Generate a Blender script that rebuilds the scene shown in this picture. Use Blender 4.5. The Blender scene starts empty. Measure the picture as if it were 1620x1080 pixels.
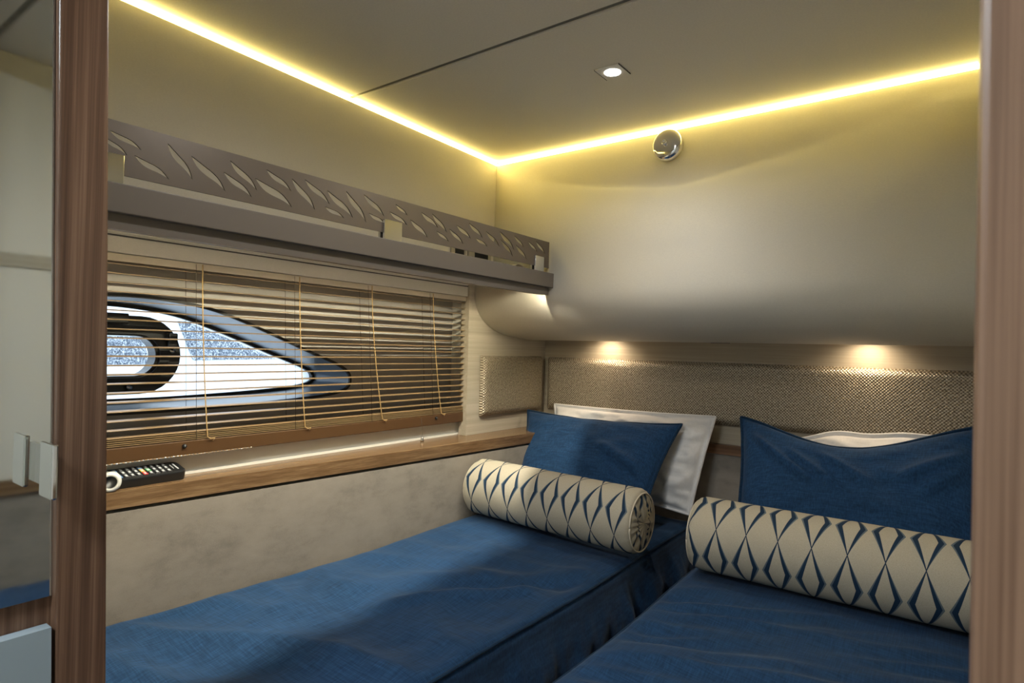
import bpy, bmesh, math, random
from mathutils import Vector, noise, Matrix
random.seed(7)
scene = bpy.context.scene
COL = scene.collection
pi = math.pi

# ------------------------------------------------------------------ camera
F_PX, YAW, PITCH, ROLL = 964.4, math.radians(36.68), math.radians(.65), math.radians(1.4)
CAM = Vector((0, 0, 1.3))
_fw = Vector((-math.sin(YAW)*math.cos(PITCH), math.cos(YAW)*math.cos(PITCH), math.sin(PITCH)))
_r = Vector((math.cos(YAW), math.sin(YAW), 0)); _u = _r.cross(_fw)
CR = _r*math.cos(ROLL) + _u*math.sin(ROLL); CU = _u*math.cos(ROLL) - _r*math.sin(ROLL)
cam = bpy.data.objects.new('camera', bpy.data.cameras.new('camera')); COL.objects.link(cam)
m3 = Matrix((CR, CU, -_fw)).transposed()
cam.matrix_world = Matrix.Translation(CAM) @ m3.to_4x4()
cam.data.sensor_width = 36; cam.data.lens = F_PX/1620*36
cam.data.clip_start = .01
cam.data.dof.use_dof = True; cam.data.dof.focus_distance = 1.7; cam.data.dof.aperture_fstop = 15
scene.camera = cam

def pt(x, y, ax, val):
    """photo pixel -> point on the plane ax=val"""
    d = CR*((x-810)/F_PX) + CU*((540-y)/F_PX) + _fw
    i = 'XYZ'.index(ax); t = (val-CAM[i])/d[i]
    return CAM + d*t

# ------------------------------------------------------------------ world, exposure
world = bpy.data.worlds.new('world'); scene.world = world; world.use_nodes = True
bg = world.node_tree.nodes['Background']; bg.inputs[0].default_value = (.80, .90, 1.0, 1); bg.inputs[1].default_value = 1.25
vs = scene.view_settings; vs.view_transform = 'Standard'; vs.look = 'None'; vs.gamma = 1; vs.exposure = 1.12
try: vs.use_curve_mapping = False
except Exception: pass
scene.cycles.max_bounces = 10; scene.cycles.diffuse_bounces = 6; scene.cycles.glossy_bounces = 5
scene.cycles.caustics_reflective = False; scene.cycles.caustics_refractive = False
scene.cycles.sample_clamp_indirect = 6

# ------------------------------------------------------------------ materials
def nt_of(name):
    m = bpy.data.materials.new(name); m.use_nodes = True
    nt = m.node_tree; b = nt.nodes['Principled BSDF']
    return m, nt, b
def N(nt, typ, **kw):
    n = nt.nodes.new(typ)
    for k, v in kw.items():
        if k.startswith('i_'): n.inputs[k[2:].replace('_', ' ')].default_value = v
        elif k.startswith('n'): n.inputs[int(k[1:])].default_value = v
        else: setattr(n, k, v)
    return n
def L(nt, a, b): nt.links.new(a, b)
def math_(nt, op, a, b=None, c=None):
    n = nt.nodes.new('ShaderNodeMath'); n.operation = op
    for i, v in enumerate((a, b, c)):
        if v is None: continue
        if isinstance(v, (int, float)): n.inputs[i].default_value = v
        else: L(nt, v, n.inputs[i])
    return n.outputs[0]
def ramp(nt, fac, stops):
    r = nt.nodes.new('ShaderNodeValToRGB'); L(nt, fac, r.inputs[0])
    e = r.color_ramp.elements
    while len(e) < len(stops): e.new(.5)
    for k, (p, c) in zip(e, stops): k.position = p; k.color = (*c, 1)
    return r.outputs[0]
def bump(nt, b, h, strength=.3, dist=.002):
    n = N(nt, 'ShaderNodeBump'); n.inputs['Strength'].default_value = strength; n.inputs['Distance'].default_value = dist
    L(nt, h, n.inputs['Height']); L(nt, n.outputs[0], b.inputs['Normal'])
def coords(nt, scale=(1, 1, 1), kind='Object'):
    tc = N(nt, 'ShaderNodeTexCoord'); mp = N(nt, 'ShaderNodeMapping'); mp.inputs['Scale'].default_value = scale
    L(nt, tc.outputs[kind], mp.inputs[0]); return mp.outputs[0]
def noise_(nt, vec, scale=5, detail=4, rough=.55):
    n = N(nt, 'ShaderNodeTexNoise'); L(nt, vec, n.inputs['Vector'])
    n.inputs['Scale'].default_value = scale; n.inputs['Detail'].default_value = detail; n.inputs['Roughness'].default_value = rough
    return n.outputs[0]
def plain(name, c, rough=.5, metal=0, spec=.5, coat=0):
    m, nt, b = nt_of(name); b.inputs['Base Color'].default_value = (*c, 1); b.inputs['Roughness'].default_value = rough
    b.inputs['Metallic'].default_value = metal; b.inputs['Specular IOR Level'].default_value = spec
    b.inputs['Coat Weight'].default_value = coat
    n = noise_(nt, coords(nt), 60, 3); r = math_(nt, 'MULTIPLY_ADD', n, .08, max(0, rough-.04)); L(nt, r, b.inputs['Roughness'])
    return m
def emit(name, c, s):
    m, nt, b = nt_of(name); b.inputs['Base Color'].default_value = (*c, 1)
    b.inputs['Emission Color'].default_value = (*c, 1); b.inputs['Emission Strength'].default_value = s; return m
def wood(name, dark, mid, light, axis, rough=.35, freq=55, stripe=.5, spec=.4):
    m, nt, b = nt_of(name)
    s = [freq]*3; s[axis] = 1.1; s2 = [freq*4.5]*3; s2[axis] = 5; s3 = [9]*3; s3[axis] = .35
    n1 = noise_(nt, coords(nt, s), 1, 3, .5); n2 = noise_(nt, coords(nt, s2), 1, 4, .6); n3 = noise_(nt, coords(nt, s3), 1, 2)
    f = math_(nt, 'ADD', math_(nt, 'MULTIPLY', n1, .55), math_(nt, 'ADD', math_(nt, 'MULTIPLY', n2, .3), math_(nt, 'MULTIPLY', n3, .25)))
    c = ramp(nt, f, [(.5-.17*stripe*2, dark), (.55, mid), (.55+.13*stripe*2, light)])
    L(nt, c, b.inputs['Base Color']); b.inputs['Roughness'].default_value = rough; b.inputs['Specular IOR Level'].default_value = spec
    bump(nt, b, n2, .12, .0006); return m
def vinyl(name, c, amt=.06, rough=.6, bumpamt=.15, scale=260):
    m, nt, b = nt_of(name); v = coords(nt)
    a = noise_(nt, coords(nt, (1, 1, 4)), scale, 2); big = noise_(nt, v, 3, 2)
    f = math_(nt, 'ADD', math_(nt, 'MULTIPLY', a, .7), math_(nt, 'MULTIPLY', big, .3))
    lo = tuple(x*(1-amt) for x in c); hi = tuple(min(1, x*(1+amt)) for x in c)
    L(nt, ramp(nt, f, [(.3, lo), (.7, hi)]), b.inputs['Base Color']); b.inputs['Roughness'].default_value = rough
    b.inputs['Specular IOR Level'].default_value = .35
    bump(nt, b, a, bumpamt, .0006); return m
def suede(name, c):
    m, nt, b = nt_of(name); v = coords(nt)
    big = noise_(nt, v, 7, 5, .65); st = noise_(nt, coords(nt, (1, 1, 2.2)), 16, 4, .6); fine = noise_(nt, v, 500, 2)
    f = math_(nt, 'ADD', math_(nt, 'ADD', math_(nt, 'MULTIPLY', big, .5), math_(nt, 'MULTIPLY', st, .35)), math_(nt, 'MULTIPLY', fine, .15))
    L(nt, ramp(nt, f, [(.34, tuple(x*.70 for x in c)), (.5, c), (.64, tuple(x*1.14 for x in c))]), b.inputs['Base Color'])
    b.inputs['Roughness'].default_value = .95; b.inputs['Specular IOR Level'].default_value = .15
    b.inputs['Sheen Weight'].default_value = .25; b.inputs['Sheen Roughness'].default_value = .5
    bump(nt, b, fine, .2, .0006); return m
def linen(name, c, k=1.0):
    m, nt, b = nt_of(name)
    a = noise_(nt, coords(nt, (1, .05, .3)), 380, 3); d = noise_(nt, coords(nt, (.05, 1, .3)), 380, 3); big = noise_(nt, coords(nt), 5, 3)
    f = math_(nt, 'ADD', math_(nt, 'MULTIPLY', math_(nt, 'ADD', a, d), .42), math_(nt, 'MULTIPLY', big, .16))
    L(nt, ramp(nt, f, [(.32, tuple(x*(1-.48*k) for x in c)), (.5, c), (.68, tuple(x*(1+.6*k) for x in c))]), b.inputs['Base Color'])
    b.inputs['Roughness'].default_value = .9; b.inputs['Specular IOR Level'].default_value = .2
    b.inputs['Sheen Weight'].default_value = .12; b.inputs['Sheen Roughness'].default_value = .4
    bump(nt, b, math_(nt, 'ADD', a, d), .25, .0008); return m
def weave(name):
    m, nt, b = nt_of(name); tc = N(nt, 'ShaderNodeTexCoord'); sp = N(nt, 'ShaderNodeSeparateXYZ'); L(nt, tc.outputs['UV'], sp.inputs[0])
    k = pi/.0045
    h = math_(nt, 'MULTIPLY', math_(nt, 'SINE', math_(nt, 'MULTIPLY', sp.outputs[0], k)), math_(nt, 'SINE', math_(nt, 'MULTIPLY', sp.outputs[1], k)))
    n1 = noise_(nt, coords(nt, (1, 1, 1), 'UV'), 160, 2)
    f = math_(nt, 'ADD', math_(nt, 'MULTIPLY', h, .34), n1)
    L(nt, ramp(nt, f, [(.22, (.115, .085, .05)), (.5, (.32, .265, .185)), (.78, (.52, .45, .34))]), b.inputs['Base Color'])
    b.inputs['Roughness'].default_value = .36; b.inputs['Specular IOR Level'].default_value = .7; b.inputs['Metallic'].default_value = .35
    bump(nt, b, h, .75, .0012); return m
def pattern(name):
    """cream cotton with navy and grey tapered zigzags; uv.x counts columns, uv.y counts rows"""
    m, nt, b = nt_of(name); tc = N(nt, 'ShaderNodeTexCoord'); sp = N(nt, 'ShaderNodeSeparateXYZ'); L(nt, tc.outputs['UV'], sp.inputs[0])
    u = math_(nt, 'FRACT', sp.outputs[0]); d = math_(nt, 'SUBTRACT', .5, math_(nt, 'ABSOLUTE', math_(nt, 'SUBTRACT', u, .5)))
    w = math_(nt, 'FRACT', sp.outputs[1]); t = math_(nt, 'SUBTRACT', 1, math_(nt, 'MULTIPLY', 2, math_(nt, 'ABSOLUTE', math_(nt, 'SUBTRACT', w, .5))))
    def band(a, c, off=.012):
        lo = math_(nt, 'SUBTRACT', math_(nt, 'MULTIPLY', t, a), off); hi = math_(nt, 'ADD', math_(nt, 'MULTIPLY', t, c), off)
        return math_(nt, 'MULTIPLY', math_(nt, 'GREATER_THAN', d, lo), math_(nt, 'LESS_THAN', d, hi))
    fine = noise_(nt, coords(nt), 600, 2)
    cream = ramp(nt, fine, [(.3, (.42, .37, .28)), (.7, (.50, .45, .345))])
    g = N(nt, 'ShaderNodeMix', data_type='RGBA'); L(nt, band(.37, .455, 0), g.inputs[0]); L(nt, cream, g.inputs[6]); g.inputs[7].default_value = (.12, .15, .17, 1)
    nv = N(nt, 'ShaderNodeMix', data_type='RGBA'); L(nt, band(.262, .385), nv.inputs[0]); L(nt, g.outputs[2], nv.inputs[6]); nv.inputs[7].default_value = (.010, .030, .062, 1)
    L(nt, nv.outputs[2], b.inputs['Base Color']); b.inputs['Roughness'].default_value = .8; b.inputs['Specular IOR Level'].default_value = .25
    bump(nt, b, fine, .15, .0006); return m
def glass(name, tint=(1, 1, 1), refl=.08):
    m, nt, b = nt_of(name); out = nt.nodes['Material Output']; nt.nodes.remove(b)
    t = N(nt, 'ShaderNodeBsdfTransparent'); t.inputs[0].default_value = (*tint, 1)
    g = N(nt, 'ShaderNodeBsdfGlossy'); g.inputs['Roughness'].default_value = .02
    lw = N(nt, 'ShaderNodeLayerWeight'); lw.inputs[0].default_value = refl
    mx = N(nt, 'ShaderNodeMixShader'); L(nt, lw.outputs['Fresnel'], mx.inputs[0]); L(nt, t.outputs[0], mx.inputs[1]); L(nt, g.outputs[0], mx.inputs[2])
    L(nt, mx.outputs[0], out.inputs[0]); return m
def speckle(name):
    m, nt, b = nt_of(name); n = noise_(nt, coords(nt), 110, 3, .8); n2 = noise_(nt, coords(nt), 40, 3, .8)
    f = math_(nt, 'ADD', math_(nt, 'MULTIPLY', n, .7), math_(nt, 'MULTIPLY', n2, .3))
    L(nt, ramp(nt, f, [(.42, (.045, .06, .085)), (.5, (.17, .20, .24)), (.60, (.62, .66, .70))]), b.inputs['Base Color']); b.inputs['Roughness'].default_value = .6
    return m

M = dict(
    vinyl=vinyl('cream_vinyl', (.68, .645, .565)), ceil=vinyl('ceiling_vinyl', (.76, .73, .66), .05, .65),
    seam=plain('grey_seam', (.20, .195, .17), .7), groove=plain('dark_groove', (.06, .06, .055), .7), liner=plain('hull_liner', (.42, .415, .405), .55), white=plain('white_trim', (.72, .71, .66), .45),
    walnutZ=wood('walnut_vertical', (.050, .024, .014), (.155, .084, .050), (.27, .160, .10), 2, freq=120),
    walnutY=wood('walnut_along', (.080, .040, .017), (.18, .105, .050), (.27, .17, .088), 1, rough=.26, freq=100),
    walnutX=wood('walnut_across', (.075, .035, .018), (.16, .085, .045), (.24, .14, .08), 0, rough=.35),
    oakY=wood('pale_oak_side', (.33, .285, .215), (.44, .39, .305), (.53, .48, .39), 1, rough=.5, freq=70, stripe=.7, spec=.3),
    oakX=wood('pale_oak_back', (.30, .25, .185), (.40, .345, .26), (.49, .43, .335), 0, rough=.5, freq=70, stripe=.7, spec=.3),
    suede=suede('taupe_suede', (.275, .24, .20)), weave=weave('basket_weave'), pattern=pattern('zigzag_print'),
    blue=linen('blue_linen', (.014, .047, .112)), blue_dark=linen('blue_piping', (.008, .028, .062)),
    cotton=linen('white_cotton', (.72, .70, .68), .12), cream=plain('cream_cotton', (.62, .55, .43), .85, spec=.2),
    shelf=plain('taupe_lacquer', (.155, .132, .112), .42), rail=plain('bronze_steel', (.145, .118, .095), .38, .25),
    chrome=plain('chrome', (.80, .80, .80), .08, 1), steel=plain('brushed_steel', (.55, .54, .52), .25, 1), mirror=plain('mirror_silver', (.80, .84, .82), .0, 1),
    slat=plain('bronze_slat', (.32, .215, .11), .33, .15), cord=plain('tan_cord', (.50, .33, .14), .8), darkcord=plain('dark_cord', (.07, .055, .04), .8),
    brown=plain('brown_rail', (.085, .044, .019), .25), black=plain('black_plastic', (.012, .013, .014), .35), rubber=plain('black_rubber', (.02, .022, .024), .55),
    grey=plain('grey_gelcoat', (.17, .21, .26), .3), glass=glass('window_glass', (.93, .97, 1)), tint=glass('clear_plate', (.92, .93, .92), .15),
    gelcoat=plain('white_gelcoat', (.80, .82, .84), .35), speckle=speckle('speckled_film'),
    bluegrey=plain('blue_grey_lacquer', (.33, .40, .44), .35), paper=plain('white_paper', (.78, .76, .70), .7), beige=plain('beige_plastic', (.42, .38, .29), .5),
    floor=wood('teak_floor', (.09, .045, .025), (.17, .095, .05), (.24, .14, .08), 1),
    led=emit('led_strip', (1.0, .82, .28), 6.5), under=emit('under_shelf_led', (1.0, .91, .64), 140.0), lens=emit('lamp_lens', (1, .97, .92), 7.0),
    warm=emit('warm_lamp_lens', (1, .80, .55), 10.0), cool=emit('corridor_fill_lens', (.82, .92, 1), 30.0),
    btn=plain('button_print', (.55, .57, .58), .6), btnblue=plain('button_blue', (.10, .22, .42), .5), btnred=plain('button_red', (.55, .04, .04), .5),
    btngreen=plain('button_green', (.06, .35, .10), .5), btnyellow=plain('button_yellow', (.62, .45, .10), .5), btndark=plain('button_black', (.035, .037, .04), .5),
)

# ------------------------------------------------------------------ builders
def wloc(o):
    v = Vector((0, 0, 0))
    while o is not None: v += o.location; o = o.parent
    return v
def tag(o, label=None, cat=None, group=None, kind=None):
    if label: o['label'] = label
    if cat: o['category'] = cat
    if group: o['group'] = group
    if kind: o['kind'] = kind
    return o
def root(name, loc, label, cat, group=None, kind=None):
    o = bpy.data.objects.new(name, None); o.location = loc; o.empty_display_size = .05; COL.objects.link(o)
    return tag(o, label, cat, group, kind)
def obj(name, verts, faces, mat, parent=None, smooth=False, uvs=None):
    verts = [Vector(v) for v in verts]
    if parent is None:
        b = Vector(((min(v.x for v in verts)+max(v.x for v in verts))/2, (min(v.y for v in verts)+max(v.y for v in verts))/2, min(v.z for v in verts)))
    else: b = wloc(parent)
    me = bpy.data.meshes.new(name); me.from_pydata([v-b for v in verts], [], faces)
    me.materials.append(M[mat])
    if uvs is not None:
        ul = me.uv_layers.new(name='UVMap')
        for lp in me.loops: ul.data[lp.index].uv = uvs[lp.vertex_index]
    if smooth:
        for p in me.polygons: p.use_smooth = True
    me.update()
    o = bpy.data.objects.new(name, me); COL.objects.link(o)
    if parent is None: o.location = b
    else: o.parent = parent
    return o
def from_bm(name, bm, mat, parent=None, smooth=False):
    bmesh.ops.recalc_face_normals(bm, faces=bm.faces)
    bm.verts.ensure_lookup_table(); bm.verts.index_update()
    vs_ = [v.co.copy() for v in bm.verts]; fs = [[v.index for v in f.verts] for f in bm.faces]; bm.free()
    return obj(name, vs_, fs, mat, parent, smooth)
def box_bm(bm, x0, x1, y0, y1, z0, z1, bev=0, seg=2):
    r = bmesh.ops.create_cube(bm, size=1)
    for v in r['verts']: v.co = Vector(((x0+x1)/2+v.co.x*(x1-x0), (y0+y1)/2+v.co.y*(y1-y0), (z0+z1)/2+v.co.z*(z1-z0)))
    if bev: bmesh.ops.bevel(bm, geom=list({e for v in r['verts'] for e in v.link_edges}), offset=bev, segments=seg, affect='EDGES', profile=.5)
def box(name, x0, x1, y0, y1, z0, z1, mat, parent=None, bev=0):
    bm = bmesh.new(); box_bm(bm, x0, x1, y0, y1, z0, z1, bev); return from_bm(name, bm, mat, parent)
def prism(name, prof, axis, a0, a1, mat, parent=None, smooth=False):
    """closed 2D profile extruded along axis; profile coords are the two other axes in xyz order"""
    def mk(p, a):
        l = [p[0], p[1]]; l.insert(axis, a); return Vector(l)
    n = len(prof); v = [mk(p, a0) for p in prof]+[mk(p, a1) for p in prof]
    f = [[i, (i+1) % n, n+(i+1) % n, n+i] for i in range(n)]+[list(range(n))[::-1], list(range(n, 2*n))]
    bm = bmesh.new(); bv = [bm.verts.new(x) for x in v]
    for q in f: bm.faces.new([bv[i] for i in q])
    o = from_bm(name, bm, mat, parent)
    if smooth:
        for p in o.data.polygons[:n]: p.use_smooth = True
    return o
def quadbox(name, pts4, z0, z1, mat, parent=None):
    """plan polygon of four (x,y) points raised from z0 to z1"""
    return prism(name, pts4, 2, z0, z1, mat, parent)
def tube(name, path, r, mat, parent=None, n=6):
    path = [Vector(p) for p in path]; v, f = [], []
    for i, p in enumerate(path):
        d = (path[min(i+1, len(path)-1)]-path[max(i-1, 0)]).normalized()
        a = d.orthogonal().normalized() if i == 0 else (a-d*a.dot(d)).normalized()
        b = d.cross(a)
        for k in range(n): v.append(p+a*r*math.cos(2*pi*k/n)+b*r*math.sin(2*pi*k/n))
    for i in range(len(path)-1):
        for k in range(n): f.append([i*n+k, i*n+(k+1) % n, (i+1)*n+(k+1) % n, (i+1)*n+k])
    f += [list(range(n))[::-1], list(range((len(path)-1)*n, len(path)*n))]
    return obj(name, v, f, mat, parent, smooth=True)
def lathe(name, prof, centre, axis, mat, parent=None, n=40, smooth=True):
    """(r, h) profile turned about axis at centre"""
    ax = Vector(axis).normalized(); a = ax.orthogonal().normalized(); b = ax.cross(a); c = Vector(centre); v, f = [], []
    for r, h in prof:
        for k in range(n): v.append(c+ax*h+(a*math.cos(2*pi*k/n)+b*math.sin(2*pi*k/n))*r)
    for i in range(len(prof)-1):
        for k in range(n): f.append([i*n+k, i*n+(k+1) % n, (i+1)*n+(k+1) % n, (i+1)*n+k])
    f += [list(range(n))[::-1], list(range((len(prof)-1)*n, len(prof)*n))]
    return obj(name, v, f, mat, parent, smooth=smooth)
def flat_with_holes(name, loops, x0, x1, mat, parent=None):
    """loops of (y,z): first the outline, the others holes; a plate between x0 and x1"""
    cu = bpy.data.curves.new('tmp', 'CURVE'); cu.dimensions = '2D'; cu.fill_mode = 'BOTH'; cu.extrude = abs(x1-x0)/2
    for lp in loops:
        s = cu.splines.new('POLY'); s.points.add(len(lp)-1); s.use_cyclic_u = True
        for p, q in zip(s.points, lp): p.co = (q[0], q[1], 0, 1)
    co = bpy.data.objects.new('tmp', cu); COL.objects.link(co)
    dg = bpy.context.evaluated_depsgraph_get(); me = bpy.data.meshes.new_from_object(co.evaluated_get(dg))
    xm = (x0+x1)/2
    vs_ = [Vector((xm+v.co.z, v.co.x, v.co.y)) for v in me.vertices]; fs = [list(p.vertices) for p in me.polygons]
    bpy.data.objects.remove(co); bpy.data.curves.remove(cu); bpy.data.meshes.remove(me)
    return obj(name, vs_, fs, mat, parent)
def smooth_loop(pts, k=6, closed=True):
    """Catmull-Rom through 2D points"""
    out = []; n = len(pts)
    for i in range(n if closed else n-1):
        p0, p1, p2, p3 = [Vector(pts[(i+j) % n] if closed else pts[max(0, min(n-1, i+j))]) for j in (-1, 0, 1, 2)]
        for s in range(k):
            t = s/k
            out.append(.5*((2*p1)+(p2-p0)*t+(2*p0-5*p1+4*p2-p3)*t*t+(3*p1-p0-3*p2+p3)*t**3))
    if not closed: out.append(Vector(pts[-1]))
    return [tuple(p) for p in out]
def lin(y, y0, v0, y1, v1): return v0+(v1-v0)*(y-y0)/(y1-y0)
def sstep(a, b, x):
    t = max(0, min(1, (x-a)/(b-a))); return t*t*(3-2*t)
S = 'structure'

# ------------------------------------------------------------------ room numbers
Y0, YB, YH = .302, 1.62, 2.05           # inside of the door bulkhead, front of the overhead panel, headboard wall
ZC = 1.932                              # ceiling
XR = .064                               # right wall
XU = lambda y: -1.2305-.0355*y          # upper left wall (hull tapers)
XLG = lambda y: -1.370+.0745*y          # front of window ledge and the suede below it
XV = -1.36                              # veneered left wall below the shelf
XL = -1.455                             # hull liner behind the blind
XM = -.828                              # mirror plane of the corridor cupboard
XPI = -.816                             # inner face of the left door post
D = pt(89, 540, 'X', XPI).y             # near edge of the door posts
DE = pt(170, 540, 'X', XPI).y           # far edge of the door posts

# ------------------------------------------------------------------ floor and ceiling
fl = box('floor', -1.7, .9, -1.3, 2.1, -.03, 0, 'floor'); tag(fl, 'brown wooden cabin floor under the twin beds', 'floor', kind=S)
ce = root('ceiling', (-.6, 1, ZC), 'olive cream padded ceiling panels parted by narrow dark grooves', 'ceiling', kind=S)
box('groove_backing', -1.45, .3, Y0-.05, 1.75, ZC+.005, ZC+.03, 'seam', ce)
for a, b in ((Y0, .360), (.372, .988), (1.002, YB+.012)):
    bm = bmesh.new(); box_bm(bm, -1.40, XR+.02, a, b, ZC, ZC+.012, .002); from_bm('ceiling_panel', bm, 'ceil', ce)

# ------------------------------------------------------------------ left wall
wl = root('wall_left', (-1.4, 1.2, 0), 'cream hull side wall with suede below the wooden window ledge', 'wall', kind=S)
quadbox('upper_panel', [(XU(Y0), Y0), (XU(YB+.03), YB+.03), (-1.45, YB+.03), (-1.45, Y0)], 1.53, ZC-.0135, 'vinyl', wl)
quadbox('cove_backing', [(XU(Y0)-.014, Y0), (XU(YB+.03)-.014, YB+.03), (-1.45, YB+.03), (-1.45, Y0)], ZC-.0135, ZC, 'white', wl)
box('veneer_panel', XV-.035, XV, 1.577, YH+.02, .98, 1.56, 'oakY', wl)
box('window_reveal', XL-.004, XV-.002, 1.598, 1.612, .985, 1.56, 'white', wl)
box('pelmet', XL, XV-.008, Y0, 1.60, 1.4735, 1.53, 'vinyl', wl)
box('pelmet_groove', XV-.009, XV-.0065, Y0, 1.60, 1.506, 1.509, 'groove', wl)
quadbox('suede_panel', [(XLG(Y0)-.002, Y0), (XLG(YH)-.002, YH), (-1.45, YH), (-1.45, Y0)], 0, .958, 'suede', wl)

# window opening shape in (y, z)
wo = [(172, 466), (250, 472), (330, 488), (400, 515), (480, 552), (540, 580), (553, 600), (540, 618), (480, 630), (330, 645), (172, 655)]
wop = [(lambda q: (q.y, q.z))(pt(x, y, 'X', XL)) for x, y in wo]
wop = wop + [(.40, 1.143), (.28, 1.16), (.235, 1.21), (.25, 1.28), (.31, 1.345), (.40, 1.383)]
WIN = smooth_loop(wop, 6)
wcy = sum(p[0] for p in WIN)/len(WIN); wcz = sum(p[1] for p in WIN)/len(WIN)
def shrink(lp, d):
    out = []; n = len(lp)
    for i in range(n):
        a, b = Vector(lp[i-1]), Vector(lp[(i+1) % n]); t = (b-a).normalized(); nrm = Vector((-t.y, t.x))
        if nrm.dot(Vector((wcy, wcz))-Vector(lp[i])) < 0: nrm = -nrm
        out.append(tuple(Vector(lp[i])+nrm*d))
    return out
flat_with_holes('hull_liner', [[(Y0, .99), (1.60, .99), (1.60, 1.53), (Y0, 1.53)], WIN], XL-.006, XL, 'liner', wl)

w1 = root('window_1', (-1.55, .75, 1.13), 'pointed teardrop hull window with grey reveal and round porthole behind the blind', 'window', kind=S)
def ring(name, lpa, xa, lpb, xb, mat, parent):
    n = len(lpa); v = [(xa, *p) for p in lpa]+[(xb, *p) for p in lpb]
    return obj(name, v, [[i, (i+1) % n, n+(i+1) % n, n+i] for i in range(n)], mat, parent, smooth=True)
IN_ = shrink(WIN, .010)
ring('reveal', WIN, XL-.003, IN_, -1.62, 'grey', w1)
flat_with_holes('gasket', [shrink(WIN, -.003), shrink(WIN, .004)], XL-.001, XL+.006, 'rubber', w1)
flat_with_holes('gasket', [shrink(IN_, -.003), shrink(IN_, .008)], -1.622, -1.612, 'rubber', w1)
flat_with_holes('pane', [shrink(IN_, -.002)], -1.630, -1.625, 'glass', w1)
def stadium(cy0, cy1, cz, r, n=16):
    return [(cy1+r*math.cos(a), cz+r*math.sin(a)) for a in [-pi/2+pi*i/n for i in range(n+1)]]+[(cy0+r*math.cos(a), cz+r*math.sin(a)) for a in [pi/2+pi*i/n for i in range(n+1)]]
PZ = 1.262
pf = flat_with_holes('porthole_frame', [stadium(.46, .645, PZ, .094), stadium(.46, .632, PZ-.002, .048)], -1.640, -1.598, 'black', w1)
flat_with_holes('inner_lip', [stadium(.46, .640, PZ, .070), stadium(.46, .636, PZ-.002, .052)], -1.598, -1.590, 'rubber', pf)
for yy, zz in ((.715, PZ+.012), (.52, PZ+.08), (.62, PZ-.076)):
    lathe('screw', [(.0, .0), (.007, 0), (.007, .003), (.0, .005)], (-1.59, yy, zz), (1, 0, 0), 'steel', pf, 14)
box('latch', -1.598, -1.575, .700, .722, PZ+.02, PZ+.055, 'black', pf, .003)
box('latch', -1.598, -1.575, .50, .61, PZ+.074, PZ+.098, 'black', pf, .003)

# outer hull around the window
flat_with_holes('hull_shell', [[(-1.6, -.6), (2.9, -.6), (2.9, 2.4), (-1.6, 2.4)], shrink(IN_, .004)], -1.665, -1.632, 'gelcoat', wl)

# ------------------------------------------------------------------ ledge
lg = quadbox('trim_1', [(XLG(Y0), Y0), (XLG(YH+.01), YH+.01), (XL-.003, YH+.01), (XL-.003, Y0)], .966, 1.0, 'walnutY')
tag(lg, 'long glossy walnut window ledge running under the blind to the corner', 'window ledge', kind=S)
box('upstand', XL, XL+.048, Y0, 1.598, .998, 1.044, 'white', wl)
ls = box('trim_2', XL+.044, XL+.056, Y0, 1.597, 1.0, 1.006, 'white'); tag(ls, 'thin white sealing strip at the back of the window ledge', 'trim', kind=S)

# ------------------------------------------------------------------ back wall
wb = root('wall_back', (-.6, YH, 0), 'pale oak headboard wall under the curved cream overhead panel', 'wall', kind=S)
bp = [(1.6185, ZC-.0135), (1.612, 1.60), (1.606, 1.51), (1.610, 1.455), (1.638, 1.408), (1.692, 1.374), (1.748, 1.356), (1.806, 1.346), (1.907, 1.337), (1.955, 1.334)]
bpf = [bp[0]]+smooth_loop(bp[1:], 5, False)
prism('overhead_panel', bpf+[(1.955, 1.375), (2.09, 1.375), (2.09, ZC-.0135)], 0, XV-.03, XR+.03, 'vinyl', wb, smooth=True)
box('cove_backing', -1.40, XR+.03, YB+.014, YB+.4, ZC-.0135, ZC, 'white', wb)
box('veneer_panel', -1.42, XR+.03, YH, YH+.03, .99, 1.374, 'oakX', wb)
box('suede_panel', -1.42, XR+.03, YH-.012, YH+.03, 0, .966, 'suede', wb)
t3 = box('trim_3', -1.25, XR, YH-.020, YH, .968, 1.0, 'walnutX'); tag(t3, 'narrow walnut strip on the headboard wall between the pillows', 'trim', kind=S)

# ------------------------------------------------------------------ right wall, seen in the corridor mirror
wr = root('wall_right', (XR, 1.1, 0), 'cream right cabin wall with suede and walnut strip, seen in the mirror', 'wall', kind=S)
box('suede_panel', XR, XR+.03, Y0, YH, 0, .944, 'suede', wr)
box('walnut_strip', XR-.006, XR+.03, Y0, YH, .944, .978, 'walnutY', wr)
box('lower_panel', XR, XR+.03, Y0, YH, .978, 1.457, 'vinyl', wr)
box('oak_strip', XR-.004, XR+.03, Y0, YH, 1.457, 1.487, 'oakY', wr)
box('upper_panel', XR, XR+.03, Y0, YH, 1.487, ZC, 'vinyl', wr)

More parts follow.
